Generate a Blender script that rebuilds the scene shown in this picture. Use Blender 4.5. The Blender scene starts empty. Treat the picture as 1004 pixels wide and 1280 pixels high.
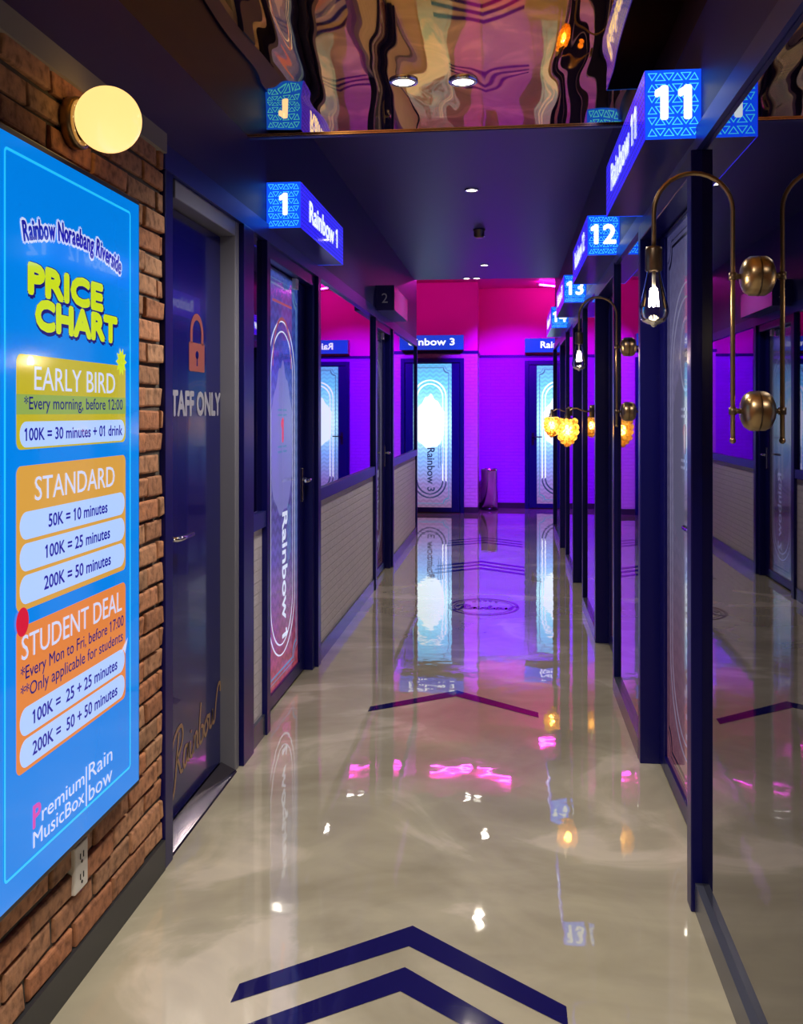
import bpy, bmesh, math, random
from mathutils import Vector, Matrix

random.seed(7)
C = bpy.context.scene.collection
S = bpy.context.scene
PI = math.pi

# ------------------------------------------------------------------ camera
cam = bpy.data.cameras.new('camera')
cam.sensor_fit = 'VERTICAL'
cam.sensor_height = 24.0
cam.lens = 24.0 * 1190.0 / 1280.0
cam.shift_y = -125.0 / 1280.0
cam.clip_start = 0.02
camo = bpy.data.objects.new('camera', cam)
C.objects.link(camo)
camo.location = (0, 0, 1.4)
camo.rotation_euler = (PI / 2, 0, math.atan(135.0 / 1190.0))
S.camera = camo

# ------------------------------------------------------------------ view, world
S.view_settings.view_transform = 'Standard'
S.view_settings.look = 'None'
S.view_settings.gamma = 1
S.view_settings.exposure = 0.0
try:
    S.view_settings.use_curve_mapping = False
except Exception:
    pass
S.cycles.use_denoising = True
S.cycles.max_bounces = 10
S.cycles.glossy_bounces = 7
S.cycles.diffuse_bounces = 4
S.cycles.transparent_max_bounces = 16
S.cycles.caustics_reflective = False
S.cycles.caustics_refractive = False
S.cycles.sample_clamp_indirect = 4.0
w = bpy.data.worlds.new('world')
S.world = w
w.use_nodes = True
w.node_tree.nodes['Background'].inputs[0].default_value = (0.02, 0.02, 0.05, 1)
w.node_tree.nodes['Background'].inputs[1].default_value = 0.1

# light strengths (the place's own lamps and the added violet spotlights)
P_DOWN_NEAR = 58.0
P_DOWN_FAR = 64.0
P_VIOLET = 900.0
E_BAR = 46.0


# ------------------------------------------------------------------ lights builder
def lamp(kind, name, loc, power, color, parent=None, rot=(0, 0, 0), **kw):
    l = bpy.data.lights.new(name, kind)
    l.energy = power
    l.color = color
    for k, v in kw.items():
        setattr(l, k, v)
    o = bpy.data.objects.new(name, l)
    C.objects.link(o)
    o.location = loc
    o.rotation_euler = rot
    if parent:
        o.parent = parent
    return o


# ------------------------------------------------------------------ materials
def mat(name, base=(0.5, 0.5, 0.5), rough=0.5, metal=0.0, emit=None, es=0.0, coat=0.0, spec=0.5):
    m = bpy.data.materials.new(name)
    m.use_nodes = True
    b = m.node_tree.nodes['Principled BSDF']
    b.inputs['Base Color'].default_value = (*base, 1)
    b.inputs['Roughness'].default_value = rough
    b.inputs['Metallic'].default_value = metal
    b.inputs['Specular IOR Level'].default_value = spec
    b.inputs['Coat Weight'].default_value = coat
    b.inputs['Coat Roughness'].default_value = 0.02
    if emit:
        b.inputs['Emission Color'].default_value = (*emit, 1)
        b.inputs['Emission Strength'].default_value = es
    return m


def nodes(m):
    nt = m.node_tree
    return nt, nt.nodes, nt.links, nt.nodes['Principled BSDF']


def bump(m, scale=8, strength=0.1, dist=0.01, detail=2, stretch=None, distortion=0.0):
    nt, N, L, b = nodes(m)
    tc = N.new('ShaderNodeTexCoord')
    mp = N.new('ShaderNodeMapping')
    if stretch:
        mp.inputs['Scale'].default_value = stretch
    n = N.new('ShaderNodeTexNoise')
    n.inputs['Scale'].default_value = scale
    n.inputs['Detail'].default_value = detail
    n.inputs['Distortion'].default_value = distortion
    bp = N.new('ShaderNodeBump')
    bp.inputs['Strength'].default_value = strength
    bp.inputs['Distance'].default_value = dist
    L.new(tc.outputs['Object'], mp.inputs[0])
    L.new(mp.outputs[0], n.inputs['Vector'])
    L.new(n.outputs['Fac'], bp.inputs['Height'])
    L.new(bp.outputs[0], b.inputs['Normal'])
    return m


def mixrgb(N, typ='MIX', fac=None):
    n = N.new('ShaderNodeMix')
    n.data_type = 'RGBA'
    n.blend_type = typ
    if fac is not None:
        n.inputs[0].default_value = fac
    return n


def ramp(N, stops):
    r = N.new('ShaderNodeValToRGB')
    e = r.color_ramp.elements
    while len(e) < len(stops):
        e.new(0.5)
    for i, (p, c) in enumerate(stops):
        e[i].position = p
        e[i].color = (*c, 1)
    return r


def floor_mat():
    m = mat('epoxy_floor', rough=0.03, coat=1.0, spec=0.6)
    nt, N, L, b = nodes(m)
    b.inputs['Coat Roughness'].default_value = 0.015
    tc = N.new('ShaderNodeTexCoord')
    mp = N.new('ShaderNodeMapping')
    mp.inputs['Scale'].default_value = (0.9, 1.15, 1)
    n1 = N.new('ShaderNodeTexNoise')
    n1.inputs['Scale'].default_value = 1.15
    n1.inputs['Detail'].default_value = 7
    n1.inputs['Distortion'].default_value = 1.6
    r1 = ramp(N, [(0.34, (0.44, 0.395, 0.29)), (0.48, (0.54, 0.49, 0.37)), (0.57, (0.59, 0.54, 0.41)), (0.635, (0.80, 0.72, 0.59))])
    L.new(tc.outputs['Object'], mp.inputs[0])
    L.new(mp.outputs[0], n1.inputs['Vector'])
    L.new(n1.outputs['Fac'], r1.inputs[0])
    n2 = N.new('ShaderNodeTexNoise')
    n2.inputs['Scale'].default_value = 2.6
    n2.inputs['Detail'].default_value = 5
    n2.inputs['Distortion'].default_value = 2.5
    L.new(mp.outputs[0], n2.inputs['Vector'])
    r2 = ramp(N, [(0.4, (0.82, 0.82, 0.84)), (0.65, (1, 1, 1))])
    L.new(n2.outputs['Fac'], r2.inputs[0])
    mx = mixrgb(N, 'MULTIPLY', 0.5)
    L.new(r1.outputs[0], mx.inputs[6])
    L.new(r2.outputs[0], mx.inputs[7])
    L.new(mx.outputs[2], b.inputs['Base Color'])
    n3 = N.new('ShaderNodeTexNoise')
    n3.inputs['Scale'].default_value = 9
    n3.inputs['Detail'].default_value = 1.5
    L.new(tc.outputs['Object'], n3.inputs['Vector'])
    bp = N.new('ShaderNodeBump')
    bp.inputs['Strength'].default_value = 0.10
    bp.inputs['Distance'].default_value = 0.005
    L.new(n3.outputs['Fac'], bp.inputs['Height'])
    L.new(bp.outputs[0], b.inputs['Normal'])
    L.new(bp.outputs[0], b.inputs['Coat Normal'])
    return m


def white_brick_mat(name, axes, tint=(0.74, 0.71, 0.68)):
    """painted brick slips; axes picks which object axis runs along the wall"""
    m = mat(name, rough=0.55)
    nt, N, L, b = nodes(m)
    tc = N.new('ShaderNodeTexCoord')
    sp = N.new('ShaderNodeSeparateXYZ')
    cb = N.new('ShaderNodeCombineXYZ')
    L.new(tc.outputs['Object'], sp.inputs[0])
    L.new(sp.outputs[axes], cb.inputs[0])
    L.new(sp.outputs['Z'], cb.inputs[1])
    br = N.new('ShaderNodeTexBrick')
    br.inputs['Scale'].default_value = 1
    br.inputs['Brick Width'].default_value = 0.135
    br.inputs['Row Height'].default_value = 0.048
    br.inputs['Mortar Size'].default_value = 0.005
    br.inputs['Mortar Smooth'].default_value = 0.3
    br.inputs['Color1'].default_value = (*tint, 1)
    br.inputs['Color2'].default_value = (*[t * 0.95 for t in tint], 1)
    br.inputs['Mortar'].default_value = (*[t * 0.90 for t in tint], 1)
    L.new(cb.outputs[0], br.inputs['Vector'])
    L.new(br.outputs['Color'], b.inputs['Base Color'])
    n = N.new('ShaderNodeTexNoise')
    n.inputs['Scale'].default_value = 60
    L.new(tc.outputs['Object'], n.inputs['Vector'])
    ad = N.new('ShaderNodeMath')
    ad.operation = 'MULTIPLY_ADD'
    L.new(br.outputs['Fac'], ad.inputs[0])
    ad.inputs[1].default_value = -1.2
    L.new(n.outputs['Fac'], ad.inputs[2])
    bp = N.new('ShaderNodeBump')
    bp.inputs['Strength'].default_value = 0.8
    bp.inputs['Distance'].default_value = 0.005
    L.new(ad.outputs[0], bp.inputs['Height'])
    L.new(bp.outputs[0], b.inputs['Normal'])
    return m


def brick_mat():
    m = mat('old_brick', rough=0.85)
    nt, N, L, b = nodes(m)
    at = N.new('ShaderNodeVertexColor')
    at.layer_name = 'brick_tint'
    tc = N.new('ShaderNodeTexCoord')
    n = N.new('ShaderNodeTexNoise')
    n.inputs['Scale'].default_value = 38
    n.inputs['Detail'].default_value = 6
    L.new(tc.outputs['Object'], n.inputs['Vector'])
    r = ramp(N, [(0.32, (0.35, 0.3, 0.28)), (0.5, (0.9, 0.88, 0.86)), (0.72, (1.25, 1.2, 1.1))])
    L.new(n.outputs['Fac'], r.inputs[0])
    mx = mixrgb(N, 'MULTIPLY', 0.8)
    L.new(at.outputs[0], mx.inputs[6])
    L.new(r.outputs[0], mx.inputs[7])
    L.new(mx.outputs[2], b.inputs['Base Color'])
    bp = N.new('ShaderNodeBump')
    bp.inputs['Strength'].default_value = 0.8
    bp.inputs['Distance'].default_value = 0.006
    L.new(n.outputs['Fac'], bp.inputs['Height'])
    L.new(bp.outputs[0], b.inputs['Normal'])
    return m


def door_film_mat(name, stops, strength, wave=0.25):
    """printed translucent film lit by the room behind it: colour print with zigzag lines"""
    m = mat(name, base=(0.10, 0.10, 0.14), rough=0.12, coat=0.6)
    nt, N, L, b = nodes(m)
    tc = N.new('ShaderNodeTexCoord')
    sp = N.new('ShaderNodeSeparateXYZ')
    L.new(tc.outputs['Object'], sp.inputs[0])
    mr = N.new('ShaderNodeMapRange')
    mr.inputs['From Min'].default_value = 0.07
    mr.inputs['From Max'].default_value = 2.07
    L.new(sp.outputs['Z'], mr.inputs['Value'])
    r = ramp(N, stops)
    L.new(mr.outputs[0], r.inputs[0])
    pp = N.new('ShaderNodeMath')
    pp.operation = 'PINGPONG'
    pp.inputs[1].default_value = 0.045
    L.new(sp.outputs['X'], pp.inputs[0])
    ad = N.new('ShaderNodeMath')
    ad.operation = 'MULTIPLY_ADD'
    ad.inputs[1].default_value = 0.7
    L.new(pp.outputs[0], ad.inputs[0])
    L.new(sp.outputs['Z'], ad.inputs[2])
    p2 = N.new('ShaderNodeMath')
    p2.operation = 'PINGPONG'
    p2.inputs[1].default_value = 0.03
    L.new(ad.outputs[0], p2.inputs[0])
    m2 = N.new('ShaderNodeMapRange')
    m2.inputs['From Min'].default_value = 0.010
    m2.inputs['From Max'].default_value = 0.020
    m2.inputs['To Min'].default_value = 1 - wave
    m2.inputs['To Max'].default_value = 1.0
    L.new(p2.outputs[0], m2.inputs['Value'])
    mx = mixrgb(N, 'MULTIPLY', 1.0)
    L.new(r.outputs[0], mx.inputs[6])
    L.new(m2.outputs[0], mx.inputs[7])
    L.new(mx.outputs[2], b.inputs['Emission Color'])
    b.inputs['Emission Strength'].default_value = strength
    return m


def glass_thin(name, tint=(1, 1, 1), gloss=0.12):
    m = bpy.data.materials.new(name)
    m.use_nodes = True
    nt = m.node_tree
    N, L = nt.nodes, nt.links
    N.remove(N['Principled BSDF'])
    out = N['Material Output']
    t = N.new('ShaderNodeBsdfTransparent')
    t.inputs[0].default_value = (*tint, 1)
    g = N.new('ShaderNodeBsdfGlossy')
    g.inputs['Roughness'].default_value = 0.03
    lw = N.new('ShaderNodeFresnel')
    lw.inputs['IOR'].default_value = 1.45
    mx = N.new('ShaderNodeMixShader')
    L.new(lw.outputs[0], mx.inputs[0])
    L.new(t.outputs[0], mx.inputs[1])
    L.new(g.outputs[0], mx.inputs[2])
    L.new(mx.outputs[0], out.inputs[0])
    return m


def amber_mat():
    m = bpy.data.materials.new('amber_glass')
    m.use_nodes = True
    nt = m.node_tree
    N, L = nt.nodes, nt.links
    N.remove(N['Principled BSDF'])
    out = N['Material Output']
    t = N.new('ShaderNodeBsdfTranslucent')
    t.inputs[0].default_value = (1.0, 0.80, 0.38, 1)
    tr = N.new('ShaderNodeBsdfTransparent')
    tr.inputs[0].default_value = (1.0, 0.86, 0.5, 1)
    m0 = N.new('ShaderNodeMixShader')
    m0.inputs[0].default_value = 0.45
    g = N.new('ShaderNodeBsdfGlossy')
    g.inputs['Roughness'].default_value = 0.1
    mx = N.new('ShaderNodeMixShader')
    mx.inputs[0].default_value = 0.08
    L.new(t.outputs[0], m0.inputs[1])
    L.new(tr.outputs[0], m0.inputs[2])
    L.new(m0.outputs[0], mx.inputs[1])
    L.new(g.outputs[0], mx.inputs[2])
    L.new(mx.outputs[0], out.inputs[0])
    return m


M = {}
M['floor'] = floor_mat()
M['stripe'] = bump(mat('navy_floor_print', (0.012, 0.01, 0.11), rough=0.06, coat=0.5), 9, 0.12, 0.006, 1.5)
M['emblem_brown'] = mat('brown_floor_print', (0.12, 0.05, 0.06), rough=0.06, coat=0.5)
M['emblem_dark'] = mat('dark_floor_print', (0.05, 0.03, 0.08), rough=0.06, coat=0.5)
M['navy'] = mat('navy_gloss_paint', (0.003, 0.003, 0.105), rough=0.28, spec=0.35)
M['navy_sheen'] = mat('navy_anodised_trim', (0.035, 0.045, 0.32), rough=0.34, metal=0.6)
M['soffit'] = bump(mat('midnight_paint', (0.028, 0.020, 0.155), rough=0.45), 120, 0.05, 0.002)
M['skirting'] = mat('slate_skirting', (0.10, 0.11, 0.17), rough=0.25, metal=0.4)
M['dark_skirting'] = mat('charcoal_skirting', (0.03, 0.032, 0.04), rough=0.4)
M['mirror_dark'] = mat('smoked_mirror', (0.24, 0.235, 0.275), rough=0.012, metal=1.0)
M['mirror'] = mat('tinted_mirror', (0.50, 0.46, 0.56), rough=0.012, metal=1.0)
M['white_brick_y'] = white_brick_mat('white_brick_side', 'Y', (0.70, 0.65, 0.74))
M['white_brick_x'] = white_brick_mat('white_brick_end', 'X')
M['violet_lit_brick'] = white_brick_mat('violet_light_brick', 'X', (0.52, 0.10, 0.92))  # white brick with the violet light put into its base colour
M['brick'] = brick_mat()
M['mortar'] = bump(mat('dark_mortar', (0.10, 0.085, 0.075), rough=0.95), 90, 0.4, 0.004)
M['grey_steel'] = mat('grey_steel_frame', (0.20, 0.20, 0.25), rough=0.35)
M['staff_leaf'] = mat('navy_door_lacquer', (0.002, 0.003, 0.12), rough=0.16, coat=0.4, spec=0.4)
M['salmon'] = mat('salmon_vinyl', (0.28, 0.075, 0.065), rough=0.5)
M['silver_vinyl'] = mat('silver_vinyl', (0.33, 0.33, 0.41), rough=0.4)
M['gold_vinyl'] = mat('bronze_vinyl', (0.36, 0.21, 0.11), rough=0.4)
M['chrome'] = mat('chrome', (0.75, 0.75, 0.78), rough=0.12, metal=1)
M['steel'] = bump(mat('brushed_steel', (0.6, 0.6, 0.62), rough=0.2, metal=1), 40, 0.05, 0.002, 2, (40, 40, 1))
M['threshold'] = mat('worn_threshold_metal', (0.26, 0.23, 0.30), rough=0.12, metal=1)
M['brass'] = mat('aged_brass', (0.36, 0.26, 0.15), rough=0.3, metal=1)
M['brass_dark'] = mat('dark_bronze', (0.16, 0.12, 0.09), rough=0.35, metal=0.9)
M['black'] = mat('black_plastic', (0.008, 0.008, 0.012), rough=0.3)
M['black_frame'] = mat('black_frame', (0.012, 0.012, 0.02), rough=0.35)
M['white_plastic'] = mat('white_plastic', (0.72, 0.70, 0.68), rough=0.4)
M['pink_wall'] = bump(mat('magenta_paint', (0.90, 0.03, 0.42), rough=0.55), 60, 0.05, 0.002)
M['plain_dark'] = mat('dark_plaster', (0.10, 0.085, 0.09), rough=0.7)
M['plaster_grey'] = mat('grey_plaster', (0.30, 0.27, 0.26), rough=0.8)
M['warm_wall'] = mat('warm_plaster', (0.42, 0.30, 0.2), rough=0.7)
M['bar_lit'] = mat('magenta_tube', (0.9, 0.5, 0.9), emit=(1.0, 0.03, 0.85), es=E_BAR)
M['down_lit'] = mat('downlight_lens', (0.9, 0.9, 0.9), emit=(1.0, 0.95, 0.82), es=14)
M['globe_lit'] = mat('opal_globe', (0.45, 0.38, 0.25), rough=0.15, emit=(1.0, 0.60, 0.20), es=1.4)
M['filament'] = mat('lit_filament', (1, 0.9, 0.7), emit=(1.0, 0.78, 0.45), es=160)
M['amber_bulb'] = mat('amber_bulb_lit', (1, 0.9, 0.7), emit=(1.0, 0.68, 0.27), es=100)
M['amber'] = amber_mat()
M['bulb_glass'] = glass_thin('clear_bulb_glass')


def stretch_mat():
    m = mat('bronze_stretch_film', (1.0, 0.50, 0.10), rough=0.02, metal=1.0)
    nt, N, L, b = nodes(m)
    tc = N.new('ShaderNodeTexCoord')
    mp = N.new('ShaderNodeMapping')
    mp.inputs['Scale'].default_value = (1.0, 0.30, 1)
    n = N.new('ShaderNodeTexNoise')
    n.inputs['Scale'].default_value = 3.6
    n.inputs['Detail'].default_value = 1.0
    n.inputs['Distortion'].default_value = 0.6
    bp = N.new('ShaderNodeBump')
    bp.inputs['Strength'].default_value = 1.0
    bp.inputs['Distance'].default_value = 0.0065
    L.new(tc.outputs['Object'], mp.inputs[0])
    L.new(mp.outputs[0], n.inputs['Vector'])
    L.new(n.outputs['Fac'], bp.inputs['Height'])
    L.new(bp.outputs[0], b.inputs['Normal'])
    return m


M['stretch'] = stretch_mat()


def lit(name, col, s=1.0):
    k = 'lit_' + name
    if k not in M:
        M[k] = mat(k, tuple(0.25 * c for c in col), rough=0.10, emit=col, es=s, coat=0.5)
    return M[k]


# ------------------------------------------------------------------ geometry helpers
class MB:
    """collects shapes, links them as one mesh object"""

    def __init__(self):
        self.v, self.f, self.sm = [], [], []

    def add(self, vs, fs, smooth=False):
        o = len(self.v)
        self.v += [tuple(p) for p in vs]
        self.f += [tuple(i + o for i in f) for f in fs]
        self.sm += [smooth] * len(fs)
        return self

    def box(self, x0, x1, y0, y1, z0, z1):
        v = [(x, y, z) for x in (x0, x1) for y in (y0, y1) for z in (z0, z1)]
        f = [(0, 1, 3, 2), (4, 6, 7, 5), (0, 4, 5, 1), (2, 3, 7, 6), (0, 2, 6, 4), (1, 5, 7, 3)]
        return self.add(v, f)

    def bev(self, x0, x1, y0, y1, z0, z1, r=0.004):
        bm = bmesh.new()
        bmesh.ops.create_cube(bm, size=1)
        for q in bm.verts:
            q.co = Vector(((x0 + x1) / 2 + q.co.x * (x1 - x0), (y0 + y1) / 2 + q.co.y * (y1 - y0), (z0 + z1) / 2 + q.co.z * (z1 - z0)))
        bmesh.ops.bevel(bm, geom=list(bm.edges), offset=r, segments=2, profile=0.5, affect='EDGES')
        bm.verts.index_update()
        self.add([q.co for q in bm.verts], [[q.index for q in f.verts] for f in bm.faces])
        bm.free()
        return self

    def lathe(self, prof, c=(0, 0, 0), axis='Z', n=32, cap=True):
        """prof: (radius, height) list"""
        vs, fs = [], []
        for r, h in prof:
            for k in range(n):
                a = 2 * PI * k / n
                p = (r * math.cos(a), r * math.sin(a), h)
                if axis == 'X':
                    p = (h, p[0], p[1])
                elif axis == 'Y':
                    p = (p[1], h, p[0])
                vs.append((p[0] + c[0], p[1] + c[1], p[2] + c[2]))
        for i in range(len(prof) - 1):
            for k in range(n):
                a, b = i * n + k, i * n + (k + 1) % n
                fs.append((a, b, b + n, a + n))
        if cap:
            fs.append(tuple(range(n))[::-1])
            fs.append(tuple(range((len(prof) - 1) * n, len(prof) * n)))
        return self.add(vs, fs, True)

    def tube(self, pts, r, n=12):
        pts = [Vector(p) for p in pts]
        vs, fs = [], []
        prev = None
        for i, p in enumerate(pts):
            t = (pts[min(i + 1, len(pts) - 1)] - pts[max(i - 1, 0)]).normalized()
            if prev is None:
                up = Vector((0, 0, 1)) if abs(t.z) < 0.9 else Vector((0, 1, 0))
                a = t.cross(up).normalized()
            else:
                a = (prev - t * prev.dot(t)).normalized()
            prev = a
            b = t.cross(a)
            for k in range(n):
                th = 2 * PI * k / n
                vs.append(p + a * r * math.cos(th) + b * r * math.sin(th))
        for i in range(len(pts) - 1):
            for k in range(n):
                q, q2 = i * n + k, i * n + (k + 1) % n
                fs.append((q, q2, q2 + n, q + n))
        fs.append(tuple(range(n))[::-1])
        fs.append(tuple(range((len(pts) - 1) * n, len(pts) * n)))
        return self.add(vs, fs, True)

    def sphere(self, c, r, seg=16, rings=10, sx=1, sy=1, sz=1):
        vs, fs = [], []
        for i in range(rings + 1):
            ph = PI * i / rings
            for k in range(seg):
                th = 2 * PI * k / seg
                vs.append((c[0] + sx * r * math.sin(ph) * math.cos(th), c[1] + sy * r * math.sin(ph) * math.sin(th), c[2] + sz * r * math.cos(ph)))
        for i in range(rings):
            for k in range(seg):
                a, b = i * seg + k, i * seg + (k + 1) % seg
                fs.append((a, a + seg, b + seg, b))
        return self.add(vs, fs, True)

    # flat shapes on a panel that faces local -y, coordinates (x, z), depth y
    def poly(self, pts, y):
        return self.add([(p[0], y, p[1]) for p in pts], [tuple(range(len(pts)))])

    def ring(self, outer, inner, y):
        n = len(outer)
        vs = [(p[0], y, p[1]) for p in outer] + [(p[0], y, p[1]) for p in inner]
        return self.add(vs, [(k, (k + 1) % n, n + (k + 1) % n, n + k) for k in range(n)])

    def ribbon(self, pts, wd, y):
        pts = smooth_line(pts)
        L, R = [], []
        for i, p in enumerate(pts):
            a, b = pts[max(i - 1, 0)], pts[min(i + 1, len(pts) - 1)]
            dx, dz = b[0] - a[0], b[1] - a[1]
            d = math.hypot(dx, dz) or 1
            L.append((p[0] - dz / d * wd / 2, p[1] + dx / d * wd / 2))
            R.append((p[0] + dz / d * wd / 2, p[1] - dx / d * wd / 2))
        n = len(pts)
        vs = [(p[0], y, p[1]) for p in L] + [(p[0], y, p[1]) for p in R]
        return self.add(vs, [(k, n + k, n + k + 1, k + 1) for k in range(n - 1)])

    def text(self, s, x, z, y, h, wd=None, align='L', bold=0.0, rot=0.0, shear=0.0):
        """lettering with cap height h (and total width wd) whose baseline starts at x, z"""
        vs, fs, (tw, th) = glyphs(s, shear)
        k = h / th
        kx = (wd / tw) if wd else k
        W_ = tw * kx
        off = 0 if align == 'L' else (-W_ / 2 if align == 'C' else -W_)
        cr, sr = math.cos(rot), math.sin(rot)
        steps = [(0, 0)]
        if bold:
            steps += [(math.cos(PI * q / 4) * bold * k, math.sin(PI * q / 4) * bold * k) for q in range(8)]
        for q, (ox, oz) in enumerate(steps):
            out = []
            for a, b in vs:
                px, pz = a * kx + off + ox, b * k + oz
                out.append((x + px * cr - pz * sr, y + q * 0.00002, z + px * sr + pz * cr))
            self.add(out, fs)
        return self

    def xform(self, m):
        self.v = [tuple(m @ Vector(p)) for p in self.v]
        return self

    def build(self, name, material, parent=None, bevel=0.0):
        me = bpy.data.meshes.new(name)
        me.from_pydata(self.v, [], self.f)
        me.update()
        me.polygons.foreach_set('use_smooth', self.sm)
        me.materials.append(material)
        o = bpy.data.objects.new(name, me)
        C.objects.link(o)
        if parent:
            o.parent = parent
        if bevel:
            b = o.modifiers.new('bevel', 'BEVEL')
            b.width = bevel
            b.segments = 2
            b.limit_method = 'ANGLE'
        return o


def smooth_line(p, k=6):
    if len(p) < 3:
        return p
    out = []
    q = [p[0]] + list(p) + [p[-1]]
    for i in range(1, len(q) - 2):
        a, b, c, d = q[i - 1], q[i], q[i + 1], q[i + 2]
        for j in range(k):
            t = j / k
            out.append(tuple(0.5 * (2 * b[n] + (c[n] - a[n]) * t + (2 * a[n] - 5 * b[n] + 4 * c[n] - d[n]) * t * t + (3 * b[n] - a[n] - 3 * c[n] + d[n]) * t ** 3) for n in (0, 1)))
    out.append(p[-1])
    return out


_g = {}


def glyphs(s, shear=0.0):
    """flat letter faces of the built-in font; every figure one gets a flag"""
    key = (s, shear)
    if key in _g:
        return _g[key]
    c = bpy.data.curves.new('t', 'FONT')
    c.size = 1.0
    c.resolution_u = 3
    c.shear = shear

    def mesh_of(b):
        c.body = b
        o = bpy.data.objects.new('t', c)
        C.objects.link(o)
        dg = bpy.context.evaluated_depsgraph_get()
        dg.update()
        me = bpy.data.meshes.new_from_object(o.evaluated_get(dg))
        vs = [(v.co.x, v.co.y) for v in me.vertices]
        fs = [tuple(p.vertices) for p in me.polygons]
        bpy.data.objects.remove(o)
        bpy.data.meshes.remove(me)
        return vs, fs

    hv, _ = mesh_of('H')
    y0 = min(v[1] for v in hv)
    th = max(v[1] for v in hv) - y0
    vs, fs = mesh_of(s)
    if '1' in s:
        one, _ = mesh_of('1')
        bw_ = max(v[0] for v in one) - min(v[0] for v in one)
        top = max(v[1] for v in one)
        for i, ch in enumerate(s):
            if ch == '1':
                pv, _ = mesh_of(s[:i + 1])
                xr = max(v[0] for v in pv)
                n = len(vs)
                vs = vs + [(xr - bw_ * 0.6, top), (xr - bw_ - 0.12, top - 0.09), (xr - bw_ - 0.12, top - 0.19), (xr - bw_ * 0.6, top - 0.12)]
                fs = fs + [(n, n + 1, n + 2, n + 3)]
    x0 = min(v[0] for v in vs)
    tw = max(v[0] for v in vs) - x0
    vs = [(a - x0, b - y0) for a, b in vs]
    bpy.data.curves.remove(c)
    # make faces look towards -y once laid on the panel (counter-clockwise in x, z)
    out = []
    for f in fs:
        ar = sum(vs[f[i]][0] * vs[f[(i + 1) % len(f)]][1] - vs[f[(i + 1) % len(f)]][0] * vs[f[i]][1] for i in range(len(f)))
        out.append(f if ar > 0 else f[::-1])
    _g[key] = (vs, out, (tw, th))
    return _g[key]


def rrect(x0, x1, z0, z1, r, n=6):
    pts = []
    for cx, cz, a0 in ((x1 - r, z0 + r, -PI / 2), (x1 - r, z1 - r, 0), (x0 + r, z1 - r, PI / 2), (x0 + r, z0 + r, PI)):
        for k in range(n + 1):
            a = a0 + PI / 2 * k / n
            pts.append((cx + r * math.cos(a), cz + r * math.sin(a)))
    return pts


def notched(x0, x1, z0, z1, r, n=6):
    """rectangle with concave quarter-round corners"""
    pts = []
    for cx, cz, a0 in ((x1, z0, PI), (x1, z1, -PI / 2), (x0, z1, 0), (x0, z0, PI / 2)):
        for k in range(n + 1):
            a = a0 - PI / 2 * k / n
            pts.append((cx + r * math.cos(a), cz + r * math.sin(a)))
    return pts


def outline(mb, fn, args, wd, y, r):
    x0, x1, z0, z1 = args
    return mb.ring(fn(x0, x1, z0, z1, r), fn(x0 + wd, x1 - wd, z0 + wd, z1 - wd, r - wd if fn is rrect else r + wd * 0.4), y)


def tag(o, label, cat, group=None, kind=None):
    o['label'] = label
    o['category'] = cat
    if group:
        o['group'] = group
    if kind:
        o['kind'] = kind
    return o


def thing(name, loc, label, cat, rz=0.0, group=None, kind=None):
    o = bpy.data.objects.new(name, None)
    o.empty_display_size = 0.1
    C.objects.link(o)
    o.location = loc
    o.rotation_euler = (0, 0, rz)
    return tag(o, label, cat, group, kind)


def slab(name, m, b, label, cat, bevel=0.0):
    return tag(MB().box(*b).build(name, m, None, bevel), label, cat, None, 'structure')


# ================================================================== SETTING
XL, XR = -1.057, 0.535
LEND, REND = 10.85, 11.4
YB = -3.4                                    # wall behind the viewer
ZM, ZC, ZB = 2.52, 2.88, 3.2                 # mirror ceiling, dark ceiling, back ceiling
YM = 3.77                                    # where the mirror ceiling stops
BACK, RECESS = 13.23, 13.95

floor = slab('floor', M['floor'], (-3.6, 3.2, YB - 0.1, 14.2, -0.1, 0), 'glossy cream marbled epoxy floor running down the corridor', 'floor')


def chevron(yt, name='chevron_stripe', hw=0.395, drop=0.31, t=0.10, cx=-0.262):
    z = 0.0012
    v = [(cx, yt, z), (cx - hw, yt - drop, z), (cx - hw, yt - drop - t * 0.75, z), (cx, yt - t, z), (cx + hw, yt - drop - t * 0.75, z), (cx + hw, yt - drop, z)]
    return MB().add(v, [(0, 1, 2, 3), (0, 3, 4, 5)]).build(name, M['stripe'], floor)


for yt in (2.58, 2.385, 4.785, 8.99, 8.80, 8.61, 10.69, 10.50, 10.31):
    chevron(yt)


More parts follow.
